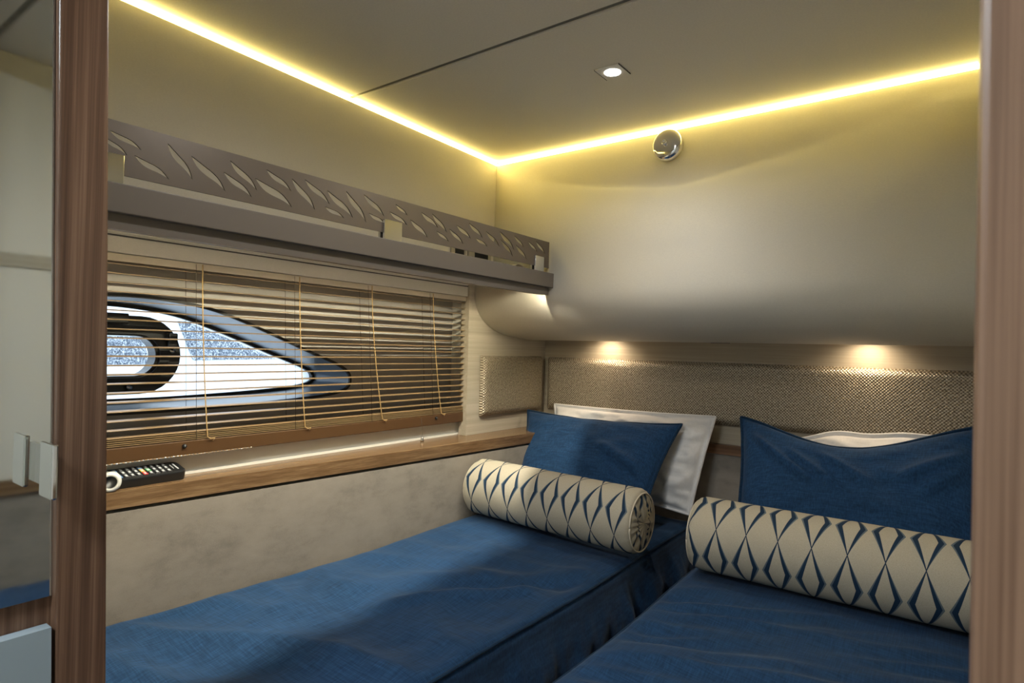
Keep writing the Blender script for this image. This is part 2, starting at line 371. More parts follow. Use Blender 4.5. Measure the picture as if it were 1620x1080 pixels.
# ------------------------------------------------------------------ door frame and bulkhead
d1 = root('door_1', (-.34, D, 0), 'striped walnut door frame with two posts around the cabin doorway', 'door frame', kind=S)
XPO = XPI-.06
def yline(xt, xb, X):
    a, b = pt(xt, 0, 'X', X), pt(xb, 1080, 'X', X)          # the frame stands a little out of plumb
    return lambda z: lin(z, a.z, a.y, b.z, b.y)
pn, pfar = yline(95, 88, XPI), yline(173, 168, XPI)
lp = prism('left_post', [(pn(0), 0), (pfar(0), 0), (pfar(2), 2.0), (pn(2), 2.0)], 0, XPO, XPI, 'walnutZ', d1)
bv = lp.modifiers.new('bevel', 'BEVEL'); bv.width = .002; bv.segments = 2
XJ = .0025
bm = bmesh.new(); box_bm(bm, XJ, XJ+.058, D, DE, 0, 2.0, .0025); from_bm('right_post', bm, 'walnutZ', d1)
box('header', XPI, XJ, D, DE, 1.90, 2.0, 'walnutX', d1)
wf = root('wall_front', (-.4, DE, 0), 'bulkhead on both sides of the doorway', 'wall', kind=S)
box('bulkhead_panel', -1.5, XPO-.001, D+.008, DE-.002, 0, 2.0, 'vinyl', wf)
box('bulkhead_panel', XJ+.058, .9, D+.008, DE-.002, 0, 2.0, 'vinyl', wf)

# corridor shell round the camera
wc = root('wall_corridor', (0, -.6, 0), 'cream corridor walls outside the cabin doorway', 'wall', kind=S)
box('side_panel', .55, .58, -1.2, D+.012, 0, 2.0, 'vinyl', wc)
box('end_panel', -1.5, .58, -1.23, -1.2, 0, 2.0, 'vinyl', wc)
box('ceiling_panel', -1.5, .58, -1.2, D, 2.0, 2.02, 'ceil', wc)

# ------------------------------------------------------------------ mirrored cupboard in the corridor
cu_ = root('mirror_cupboard', (XM-.2, -.2, 0), 'walnut corridor cupboard with tall mirror door and blue-grey lower door', 'cupboard')
me_ = yline(84, 79, XM)                                     # right-hand edge of the mirror
mz0 = pt(80, 942, 'X', XM).z; lz1 = pt(81, 992, 'X', XM+.012).z
def slant(name, x0, x1, yl, dy0, dy1, z0, z1, mat):
    y0 = (lambda z: yl(z)+dy0) if dy0 is not None else (lambda z: -.74)
    return prism(name, [(y0(z0), z0), (yl(z0)+dy1, z0), (yl(z1)+dy1, z1), (y0(z1), z1)], 0, x0, x1, mat, cu_)
slant('body', XM-.42, XM-.006, me_, None, .002, 0, 1.99, 'walnutZ')
md = slant('mirror', XM-.006, XM, me_, None, 0, mz0, 1.98, 'mirror')
slant('mirror_edge', XM-.0058, XM+.0006, me_, 0, .0018, mz0, 1.98, 'steel')
ld = yline(85, 81, XM+.012)
slant('lower_door', XM-.004, XM+.012, ld, None, 0, .10, lz1, 'bluegrey')
hz1, hz0 = pt(78, 699, 'Y', D-.012).z, pt(78, 787, 'Y', D-.012).z
hx0, hx1 = pt(69, 740, 'Y', D-.012).x, pt(89, 740, 'Y', D-.012).x
hd = box('handle', max(hx0, XM+.0045), hx1, D-.016, D-.010, hz0, hz1, 'chrome', cu_, .0018)
box('handle_foot', XM, XM+.02, D-.0125, D-.0085, hz0+.01, hz1-.006, 'steel', hd)

# ------------------------------------------------------------------ added corridor fill lamp, standing in for daylight from behind
def area(name, loc, aim, size, power, col, parent, shape='DISK', sy=None, spread=pi):
    l = bpy.data.lights.new(name, 'AREA'); l.shape = shape; l.size = size; l.energy = power; l.color = col; l.spread = spread
    if sy: l.size_y = sy
    o = bpy.data.objects.new(name, l); COL.objects.link(o)
    d = Vector(aim)-Vector(loc); o.rotation_euler = d.to_track_quat('-Z', 'Y').to_euler()
    o.location = Vector(loc)-wloc(parent); o.parent = parent; return o
cl = root('corridor_fill_lamp', (-.5, -.55, 1.96), 'added square cool fill lamp in the corridor, standing in for daylight', 'lamp')
box('housing', -.68, -.36, -.71, -.39, 1.985, 2.0, 'white', cl, .003); box('lens', -.67, -.37, -.70, -.40, 1.975, 1.986, 'cool', cl)

# ------------------------------------------------------------------ cove light strips
def strip(name, pts4, label, grp):
    o = obj(name, *pts4, 'led'); return tag(o, label, 'light strip', grp)
za, zb = ZC-.013, ZC-.0005
yA, yB = Y0+.002, YB+.006
strip('light_strip', ([(XU(yA)+.0004, yA, za), (XU(yB)+.0004, yB, za), (XU(yB)-.006, yB, zb), (XU(yA)-.006, yA, zb), (XU(yA)-.013, yA, za), (XU(yB)-.013, yB, za), (XU(yB)-.013, yB, zb), (XU(yA)-.013, yA, zb)],
      [[0, 3, 2, 1], [4, 5, 6, 7], [0, 1, 5, 4], [3, 7, 6, 2], [0, 4, 7, 3], [1, 2, 6, 5]]), 'glowing yellow light strip along the left wall under the ceiling', 'cove light strips')
xa, xb = XU(YB)+.004, XR-.004
strip('light_strip', ([(xa, YB-.0020, za), (xb, YB-.0020, za), (xb, YB+.005, zb), (xa, YB+.005, zb), (xa, YB+.013, za), (xb, YB+.013, za), (xb, YB+.013, zb), (xa, YB+.013, zb)],
      [[0, 1, 2, 3], [4, 7, 6, 5], [0, 4, 5, 1], [3, 2, 6, 7], [0, 3, 7, 4], [1, 5, 6, 2]]), 'glowing yellow light strip above the headboard wall under the ceiling', 'cove light strips')

# ------------------------------------------------------------------ ceiling spot
def ceiling_spot(c, label, power):
    cs = root('ceiling_spot', (c.x, c.y, ZC-.012), label, 'ceiling light', 'ceiling spots')
    h = .030
    box('plate', c.x-h, c.x+h, c.y-h, c.y+h, ZC-.0022, ZC-.0002, 'ceil', cs, .0006)
    for sx in (-1, 1):
        box('plate_edge', c.x+sx*h-.0007, c.x+sx*h+.0007, c.y-h, c.y+h, ZC-.0026, ZC-.0004, 'groove', cs)
    lathe('lens', [(.0, -.0040), (.016, -.0038), (.0185, -.0028), (.0185, -.0016), (0, -.0015)], c, (0, 0, 1), 'lens', cs, 24)
    sl = bpy.data.lights.new('spot', 'SPOT'); sl.energy = power; sl.color = (1, .96, .90); sl.spot_size = math.radians(172); sl.spot_blend = 1.0; sl.shadow_soft_size = .018
    so = bpy.data.objects.new('spot', sl); COL.objects.link(so); so.parent = cs; so.location = (0, 0, -.022)
sp_c = pt(969, 113, 'Z', ZC)
ceiling_spot(sp_c, 'small bright recessed spotlight in a square ceiling plate', 3.4)
ceiling_spot(Vector((sp_c.x, .66, ZC)), 'added unseen fill spotlight on the ceiling panel nearer the door', 4.2)  # fill spot added out of view to brighten the cabin

# ------------------------------------------------------------------ chrome dome on the overhead panel
kc = pt(1058, 231, 'Y', 1.612)
kb = root('chrome_dome', kc, 'round chrome dome with centre stud on the cream panel below the light strip', 'wall fitting')
lathe('dome', [(.0, 0), (.0435, 0), (.044, .006), (.0425, .014), (.038, .020), (.031, .0222), (.012, .0236), (0, .0238)], kc, (0, -1, 0), 'chrome', kb, 48)
lathe('stud', [(.0, 0), (.008, 0), (.008, .006), (.0065, .008), (.0035, .008), (.0032, .0065), (0, .0065)], kc+Vector((-.002, -.022, .004)), (0, -1, 0), 'chrome', kb, 24)

# ------------------------------------------------------------------ reading lights under the overhead panel
for px, lab in ((955, 'warm reading light under the overhead panel above the left pillow'), (1372, 'warm reading light under the overhead panel above the right pillow')):
    p = pt(px, 545, 'Y', 1.990); p.z = 1.375
    rl = root('reading_light', p-Vector((0, 0, .008)), lab, 'reading light', 'reading lights above the beds')
    lathe('bezel', [(0, 0), (.020, 0), (.020, -.003), (.018, -.004), (0, -.004)], p, (0, 0, 1), 'steel', rl, 28)
    lathe('lens', [(0, -.004), (.015, -.004), (.014, -.0055), (0, -.006)], p, (0, 0, 1), 'warm', rl, 24)
    l = bpy.data.lights.new('reading_spot', 'SPOT'); l.energy = 1.6; l.color = (1, .80, .56); l.spot_size = math.radians(150); l.spot_blend = .9; l.shadow_soft_size = .02
    o = bpy.data.objects.new('reading_spot', l); COL.objects.link(o); o.parent = rl; o.location = (0, 0, -.002); o.rotation_euler = (math.radians(4), 0, 0)
sk = box('slot_strip', -.66, -.60, 1.9565, 1.963, 1.3325, 1.3465, 'black'); tag(sk, 'thin black switch behind the overhead panel edge between the reading lights', 'slot')  # black strip standing for the small dark slot at the panel edge

# ------------------------------------------------------------------ shelf with guard rail
XF = -1.04
sh = root('wall_shelf', (-1.15, .95, 1.469), 'long taupe shelf with leaf-cut guard rail above the window blind', 'shelf')
box('shelf_board', -1.33, XF-.012, Y0, 1.604, 1.524, 1.538, 'shelf', sh)
bm = bmesh.new(); box_bm(bm, XF-.016, XF, Y0, 1.6095, 1.493, 1.538, .0015); from_bm('fascia', bm, 'shelf', sh)
box('valance', XF-.030, XF-.013, Y0, 1.598, 1.469, 1.525, 'shelf', sh)
box('light_channel', XF-.052, XF-.030, Y0+.01, 1.596, 1.508, 1.525, 'steel', sh)
us = box('light_strip', XF-.0350, XF-.0305, Y0+.02, 1.594, 1.5055, 1.5085, 'under', sh)
area('strip_lens', (XF-.0328, (Y0+1.594)/2, 1.5050), (XF-.0328, (Y0+1.594)/2, 0), 1.594-Y0-.03, 1.6, (1, .97, .88), sh, 'RECTANGLE', .0035, math.radians(125)).rotation_euler = (0, 0, pi/2)
box('light_cutoff_lip', XF-.053, XF-.0505, Y0+.01, 1.596, 1.5026, 1.525, 'steel', sh)  # hidden lip added to keep the strip's light off the pelmet
box('rear_trim', XV-.01, XV-.002, Y0, 1.60, 1.513, 1.525, 'vinyl', sh)
XRL = XF-.020
leaves = [((172.9, 206.2), (223.3, 238.2)), ((160, 214), (201, 246.7)), ((212, 246), (267, 284.4)), ((264.4, 226.7), (304, 284.9)), ((302, 246.7), (356, 303.3)),
 ((363.3, 254), (406, 302)), ((353, 272), (397.8, 312.7)), ((403, 282), (461.4, 328.4)), ((420.5, 268), (460.6, 303.5)), ((461, 282.3), (497.6, 332.6)), ((481.4, 283.8), (521.2, 324)),
 ((513.3, 327), (544, 345.7)), ((516.8, 301), (557.9, 345.2)), ((546.7, 302), (578.6, 352.3)), ((574.7, 307.4), (607.4, 342.9)), ((582.9, 337.3), (609.3, 355.4)), ((615.7, 334.8), (643.5, 356.5)),
 ((625, 323), (644.4, 341.7)), ((648.5, 347.2), (676.3, 376.9)), ((665.7, 335.7), (692.6, 361)), ((682.8, 337.6), (706.5, 368.5)), ((690, 365.2), (709.6, 382.8)), ((710.2, 362), (732.4, 386.7)),
 ((721.3, 355.6), (744.4, 378.1)), ((741, 352.4), (763, 376.9)), ((751.9, 376.3), (770.4, 390.2)), ((768, 365.7), (789.8, 390.7)), ((789.8, 365.7), (813, 396.3)), ((791, 377.8), (810.7, 405.9)),
 ((813, 372.6), (828.3, 392)), ((815.4, 387), (833, 411.5)), ((835.2, 381.5), (849.6, 399.4)), ((847.2, 381), (862, 402.8))]
rz1 = (pt(172, 190, 'X', XRL).z+pt(868, 382, 'X', XRL).z)/2; rz0 = (pt(172, 275, 'X', XRL).z+pt(866, 423, 'X', XRL).z)/2
ry1 = pt(868, 400, 'X', XRL).y
loops = [[(Y0, rz0), (ry1, rz0), (ry1, rz1), (Y0, rz1)]]
def leaf(a, b):
    A, B = Vector(a), Vector(b); d = B-A; ln = d.length; d /= ln; n = Vector((-d.y, d.x)); n = n if n.x > 0 else -n     # n points towards +y (right)
    if n.y < 0: n = -n
    up, lo = [], []
    for i in range(13):
        t = i/12; w = math.sin(pi*t**.85)
        c = A+d*ln*t+n*(ln*.055*math.sin(2*pi*(t-.02)))*-.6
        up.append(tuple(c+n*ln*.105*w)); lo.append(tuple(c-n*ln*.062*w))
    return up+lo[-2:0:-1]
for a, b in leaves:
    pa, pb = pt(*a, 'X', XRL), pt(*b, 'X', XRL); loops.append(leaf((pa.y, pa.z), (pb.y, pb.z)))
xw = .0033
for yy in [.33]: loops.append(leaf((yy, 1.622), (yy+.03, 1.585)))
flat_with_holes('guard_rail', loops, XRL-.0015, XRL+.0015, 'rail', sh)
for x0, x1 in ((172, 192), (606.5, 634.5), (847, 860.5)):
    ya, yb = pt(x0, 365, 'X', XRL+.004).y, pt(x1, 365, 'X', XRL+.004).y
    if x0 < 180: ya = yb-.028
    bk = box('rail_bracket', XRL+.002, XRL+.0075, ya, yb, 1.537, 1.585, 'chrome', sh, .0008)
    box('rear_cheek', XRL-.008, XRL-.002, ya-.004, yb-.003, 1.537, 1.578, 'steel', bk)

# things behind the rail
for (x0, x1), lab in (((711, 734), 'left black socket in beige frame on the wall behind the guard rail'), ((739, 774), 'right black socket in beige frame on the wall behind the guard rail')):
    xs = XU(1.45)
    ya, yb = pt(x0, 400, 'X', xs).y, pt(x1, 400, 'X', xs).y
    sr = root('wall_socket', (xs, (ya+yb)/2, 1.575), lab, 'socket', 'sockets behind the guard rail')
    box('frame', xs-.006, xs+.009, ya, yb, 1.565, 1.622, 'beige', sr, .002)
    m_ = (yb-ya)*.24
    box('insert', xs+.0085, xs+.0105, ya+m_, yb-m_*.7, 1.575, 1.612, 'black', sr)
for k, (y0, y1, x0) in enumerate(((1.43, 1.50, -1.13), (1.525, 1.585, -1.15))):
    v = []
    for i in range(9):
        t = i/8; z = 1.5385+.011*math.sin(pi*t)*(1 if k == 0 else .8)
        for j in range(2): v.append((x0+.06*j, y0+(y1-y0)*t, z)); v.append((x0+.06*j, y0+(y1-y0)*t, z+.0015))
    f = []
    for i in range(8):
        a = i*4; f += [[a, a+4, a+6, a+2], [a+1, a+3, a+7, a+5], [a, a+1, a+5, a+4], [a+2, a+6, a+7, a+3]]
    f += [[0, 2, 3, 1], [32, 33, 35, 34]]
    o = obj('paper_slip', v, f, 'paper', smooth=False)
    tag(o, ['curled white paper slip on the shelf nearer the sockets', 'curled white paper slip at the far end of the shelf'][k], 'paper', 'paper slips on the shelf')

# ------------------------------------------------------------------ venetian blind
XB = -1.388; BY0, BY1 = .31, 1.593
vb = root('venetian_blind', (XB, .95, 1.045), 'bronze slatted venetian blind lowered over the hull window', 'blind')
box('head_rail', XB-.013, XB+.013, BY0, BY1, 1.457, 1.4725, 'cream', vb, .001)
tl = math.radians(4)
def slat_mesh():
    v = []
    for y in (BY0, BY1):
        for i in range(6):
            t = i/5-.5; x = t*.025; z = .0013*(1-4*t*t)
            v += [(x*math.cos(tl)+0, y, -x*math.sin(tl)+z), (x*math.cos(tl), y, -x*math.sin(tl)+z-.0007)]
    f = []
    for i in range(5):
        a = 2*i; f += [[a, a+2, 14+a, 12+a], [a+1, 13+a, 15+a, a+3]]
    f += [[0, 12, 13, 1], [10, 11, 23, 22], [0, 1, 3, 5, 7, 9, 11, 10, 8, 6, 4, 2], [12, 14, 16, 18, 20, 22, 23, 21, 19, 17, 15, 13]]
    me = bpy.data.meshes.new('slat'); me.from_pydata([Vector((x, y-.95, z)) for x, y, z in v], [], f); me.materials.append(M['slat']); me.update(); return me
sm = slat_mesh()
zs = [1.4525-.0188*i for i in range(19)]+[1.0985, 1.0945, 1.0905, 1.0865, 1.0825]
for z in zs:
    o = bpy.data.objects.new('slat', sm); COL.objects.link(o); o.parent = vb; o.location = (0, 0, z-1.045+random.uniform(-.0005, .0005))
    o.rotation_euler = (random.uniform(-.0006, .0006), random.uniform(-.02, .02), 0)
box('bottom_rail', XB-.014, XB+.012, BY0, BY1, 1.046, 1.0795, 'brown', vb, .003)
for x in (320, 474, 589, 686):
    p = pt(x, 440, 'X', XB+.014); q = pt(x+{320: 8, 474: 8, 589: 15, 686: 11}[x], 690, 'X', XB+.014)
    sway = q.y-p.y
    path = [(XB+.0145+.003*math.sin(pi*i/16), p.y+sway*(i/16)**1.8, 1.470-(1.470-1.084)*i/16) for i in range(17)]
    path += [(XB+.017, path[-1][1]+.006, 1.079), (XB+.017, path[-1][1]+.016, 1.080), (XB+.016, path[-1][1]+.012, 1.074)]
    tube('lift_cord', path, .0013, 'cord', vb, 5)
    for dy in (-.014, -.024): tube('ladder_cord', [(XB-.0135 if dy < -.02 else XB+.0132, p.y+dy, 1.47), (XB-.0135 if dy < -.02 else XB+.0132, p.y+dy+sway*.55, 1.078)], .0005, 'darkcord', vb, 4)
for x in (292, 690):
    q = pt(x, 705 if x < 400 else 670, 'X', XB+.014)
    lathe('end_button', [(0, 0), (.0045, 0), (.0045, .005), (.003, .007), (0, .007)], (XB+.011, q.y, 1.068), (1, 0, 0), 'black', vb, 14)
# beads shaped to stand for the dashed glint along the rail's foot
bm = bmesh.new(); y = BY0+.02
yend = pt(400, 690, 'X', XB+.014).y
while y < yend:
    bmesh.ops.create_icosphere(bm, subdivisions=1, radius=.0021, matrix=Matrix.Translation((XB+.0135, y, 1.0475)) @ Matrix.Diagonal((1, 1.8, .8, 1))); y += .0085
bc = from_bm('glint_beads', bm, 'chrome', vb, True)
tube('glint_cord', [(XB+.0135, BY0+.015, 1.0475), (XB+.0135, yend, 1.0475)], .0009, 'cord', bc, 5)
pw = pt(668, 690, 'X', XB+.02)
tube('pull_cord', [(XB+.013, pw.y, 1.075), (XB+.018, pw.y, 1.05), (XB+.02, pw.y, 1.014)], .0006, 'darkcord', vb, 4)
lathe('pull_weight', [(0, .016), (.0025, .016), (.004, .011), (.0055, .004), (.006, 0), (0, 0)], (XB+.02, pw.y, 1.0005), (0, 0, 1), 'steel', vb, 18)

# ------------------------------------------------------------------ padded headboard panels
def pad(name, x0, y0, dirv, length, z0, z1, nrm, th, label):
    nu, nv = 90, 30; v, uv = [], []; base = Vector((x0, y0, 0)); dv = Vector(dirv); nn = Vector(nrm)
    us_ = [0, .004, .008, .013, .018, .022, .027]; us_ = us_+[.035+(length-.07)*i/40 for i in range(41)]+[length-u for u in reversed(us_)]
    hgt = z1-z0; vs2 = [0, .003, .007, .012, .017, .021, .026]; vs2 = vs2+[.034+(hgt-.068)*i/8 for i in range(9)]+[hgt-w for w in reversed(vs2)]
    for w in vs2:
        for u in us_:
            e = min(u, length-u, w, hgt-w)
            t = th*(.02+.98*math.sqrt(max(0, 1-(1-min(1, e/.026))**2)))
            v.append(base+dv*u+nn*t+Vector((0, 0, z0+w))); uv.append((u, w+ (0 if e > .018 else .0)))
    a = len(us_); f = [[j*a+i, j*a+i+1, (j+1)*a+i+1, (j+1)*a+i] for j in range(len(vs2)-1) for i in range(a-1)]
    if dv.cross(Vector((0, 0, 1))).dot(nn) < 0: f = [q[::-1] for q in f]
    nfront = len(v)
    back = [base+dv*u+Vector((0, 0, z0+w)) for u, w in ((0, 0), (length, 0), (length, hgt), (0, hgt))]
    v += back; uv += [(0, 0)]*4; b0 = nfront
    f += [[b0+3, b0+2, b0+1, b0]]
    o = obj(name, v, f, 'weave', None, True, uv); return tag(o, label, 'headboard pad', 'woven headboard pads')
pad('headboard_pad', XV+.022, YH-.0002, (1, 0, 0), XR-.004-(XV+.022), 1.062, 1.270, (0, -1, 0), .028, 'long woven taupe headboard pad on the back wall behind the pillows')
pad('headboard_pad', XV+.0002, 1.642, (0, 1, 0), YH-.030-1.642, 1.060, 1.272, (1, 0, 0), .022, 'short woven taupe pad on the side wall beside the window')

# ------------------------------------------------------------------ beds
def fbm(x, y, z=0, o=4): return noise.fractal(Vector((x, y, z)), 1.0, 2.0, o)
def ridge(x, y, z=0):
    return 1-abs(noise.noise(Vector((x, y, z))))*2
def bed(name, xl, xr, y0, y1, z0, rise, label, seed, side_left, side_right, folds):
    """xl, xr: functions of y; cover = top grid + hanging sides"""
    r = root(name, ((xl(1)+xr(1))/2, (y0+y1)/2, 0), label, 'bed', 'twin beds')
    box('bed_base', max(xl(y0), xl(y1))+.03, min(xr(y0), xr(y1))-.04, y0+.03, y1-.02, 0, .44, 'suede', r)
    NJ, NT, NS = 170, 70, 26; v = []
    R = .028
    prof = []                                              # (t across 0..1, kind)
    rows = []
    for j in range(NJ+1):
        y = y0+(y1-y0)*j/NJ; a, b = xl(y), xr(y); w = b-a; row = []
        ez = 0
        for i in range(-NS, NT+NS+1):
            if i < 0 or i > NT:                              # hanging side
                s = (-i if i < 0 else i-NT)/NS; sd = -1 if i < 0 else 1
                zt = z0+rise(a if sd < 0 else b, y)
                drop = s*(zt-.40)
                fold = folds*(math.sin(y*31+seed+3*fbm(y*3, seed))*.5+fbm(y*14, s*2.2, seed)*.9)*sstep(0, .5, s)
                fl_ = (.012+.03*s)*1.0 if (side_right if sd > 0 else side_left) else .0
                if not (side_right if sd > 0 else side_left): fold = 0
                x = (b if sd > 0 else a)+sd*(fl_*sstep(0, .35, s)+fold)
                z = zt-R*.8-drop*(1-.06)
                row.append((x, y, z))
            else:
                t = i/NT; x = a+w*t; zz = z0+rise(x, y)
                e = min(x-a, b-x); yy_ = min(y-y0, y1-y)
                if e < R: zz -= R*.8*(1-math.sqrt(max(0, 1-((R-e)/R)**2)))
                if yy_ < R: zz -= R*.8*(1-math.sqrt(max(0, 1-((R-yy_)/R)**2)))
                zz += wr_fn(x, y, seed)*sstep(0, .06, e)
                row.append((x, y, zz))
        rows.append(row); v += row
    n = len(rows[0]); f = [[j*n+i, j*n+i+1, (j+1)*n+i+1, (j+1)*n+i] for j in range(NJ) for i in range(n-1)]
    # ends: drop straight down
    for row, rev in ((rows[0], True), (rows[-1], False)):
        b0 = len(v); v += [(x, y, .40) for x, y, z in row]; j0 = 0 if rev else NJ*n
        for i in range(n-1):
            q = [j0+i, j0+i+1, b0+i+1, b0+i]; f.append(q[::-1] if not rev else q)
    mt = obj('mattress_cover', v, f, 'blue', r, True)
    return r, mt
def wr_fn(x, y, s):
    d = .0075*fbm(x*3, y*3, s)+.0030*fbm(x*9, y*9, s+3)
    if s == 1:   # soft dents and folds on the left bed
        d += .018*math.exp(-((y-1.20-.9*(x+.9))/.05)**2)*sstep(-1.15, -1.0, x)*sstep(-.72, -.80, x)*.6
        d += .014*math.exp(-((y-1.05-1.3*(x+.9))/.04)**2)*sstep(-1.05, -.95, x)*sstep(-.75, -.82, x)
        d -= .010*math.exp(-((y-1.13-1.0*(x+.9))/.05)**2)*sstep(-1.1, -1.0, x)
        d += .013*(ridge(x*2.5+y*1.2, y*6-x*2, 4)-.5)*sstep(1.5, 1.2, y)
    else:        # slanting creases running across the right bed
        q = y*1.0-x*.42
        d += .019*(ridge(x*1.1, q*9.5, 9)-.45)*sstep(1.55, 1.30, y)*(.5+.5*sstep(-.1, -.45, x))
        d += .011*(ridge(x*2.0, q*17, 2)-.5)*sstep(1.5, 1.25, y)
    return d
riseL = lambda x, y: .024*sstep(1.0, 1.55, y)*sstep(-.75, -1.2, x)+.012*sstep(-.95, -1.3, x)
riseR = lambda x, y: .006*sstep(1.0, 1.6, y)
bedL, mL = bed('twin_bed', lambda y: XLG(y)+.003, lambda y: -.715+.004*math.sin(y*6), .33, 2.022, .738, riseL, 'blue covered single bed along the suede wall under the window', 1, False, True, .020)
bedR, mR = bed('twin_bed', lambda y: -.562+.004*math.sin(y*7), lambda y: XR-.006, .33, 2.022, .740, riseR, 'blue covered single bed nearer the right door post', 2, True, False, .008)
# piped edge on the open sides
def edge(parent, mat, fx, y0, y1, z):
    tube('edge_piping', [(fx(y), y, z(y)+.0015*noise.noise(Vector((y*9, z(y), 1)))) for y in [y0+(y1-y0)*i/70 for i in range(71)]], .0034, mat, parent, 6)
edge(mL, 'blue_dark', lambda y: -.715+.004*math.sin(y*6)-.004, .36, 1.99, lambda y: .738+riseL(-.715, y)-.010)
edge(mR, 'blue_dark', lambda y: -.562+.004*math.sin(y*7)+.002, .36, 1.99, lambda y: .740+riseR(-.56, y)-.014)

# ------------------------------------------------------------------ bolsters
PU = .0690
def bolster(x0, x1, yc, zc_, r, cross_deg, x_cross, label, tilt=0.0):
    zc = lambda x: zc_+tilt*((x1-x)/(x1-x0)-.5)
    rt = root('bolster', ((x0+x1)/2, yc, zc_-r), label, 'bolster', 'patterned bolsters')
    NA, v, uv = 72, [], []
    prof = [(0, .86), (.002, .915), (.006, .96), (.012, .985), (.02, 1.0)]
    xs_ = [(x0+d, k) for d, k in prof]+[(x0+.02+(x1-x0-.04)*i/40, 1.0) for i in range(1, 40)]+[(x1-d, k) for d, k in reversed(prof)]
    for x, k in xs_:
        for a in range(NA+1):
            th = 2*pi*a/NA-pi*.75                              # 0 = towards the door (-y), rising
            rr = r*k*(1+.010*fbm(x*7, th*1.3, yc*5)+.004*fbm(x*25, th*4, yc))
            if k < 1: rr *= 1+.012*math.sin(th*19+3*math.sin(th*3))
            rr *= 1-.035*sstep(-.75, -1, math.sin(th))        # flattened where it lies
            v.append((x, yc-rr*math.cos(th), zc(x)+rr*math.sin(th)))
            uv.append(((x-x_cross)/PU+50, (math.degrees(th)-cross_deg)/90+50))
    n = NA+1; f = [[i*n+a, i*n+a+1, (i+1)*n+a+1, (i+1)*n+a] for i in range(len(xs_)-1) for a in range(NA)]
    f = [q[::-1] for q in f]
    o = obj('cover', v, f, 'pattern', rt, True, uv)
    for xe, sd in ((x0, -1), (x1, 1)):
        v, uv, f = [], [], []
        for i in range(9):
            q = i/8; rr0 = r*.862*(1-q)
            for a in range(NA):
                th = 2*pi*a/NA; pk = .0035*math.sin(th*16+2*math.sin(3*th))*(1-q)*q*3
                rr = max(rr0, .0005)
                v.append((xe+sd*(.010*math.sqrt(q)*(1-.3*q)+pk), yc-rr*math.cos(th), zc(xe)+rr*math.sin(th)))
                uv.append((50+.5+rr*math.cos(th)/PU, 50+rr*math.sin(th)/(r*pi/2)))
        f = [[i*NA+a, i*NA+(a+1) % NA, (i+1)*NA+(a+1) % NA, (i+1)*NA+a] for i in range(8) for a in range(NA)]
        if sd > 0: f = [q[::-1] for q in f]
        e = obj('end_cap', v, f, 'pattern', rt, True, uv)
        tube('seam', [(xe+sd*.0008, yc-r*.875*math.cos(2*pi*a/48), zc(xe)+r*.875*math.sin(2*pi*a/48)) for a in range(49)], .0022, 'cream', e, 5)
    return rt
bolster(-1.245, -.684, 1.515, .853, .087, -16, -1.206, 'patterned cream bolster leaning near the suede wall on the left bed', .012)
bolster(-.543, .045, 1.545, .843, .0905, 25, -.471, 'patterned cream bolster on the bed nearer the right door post')

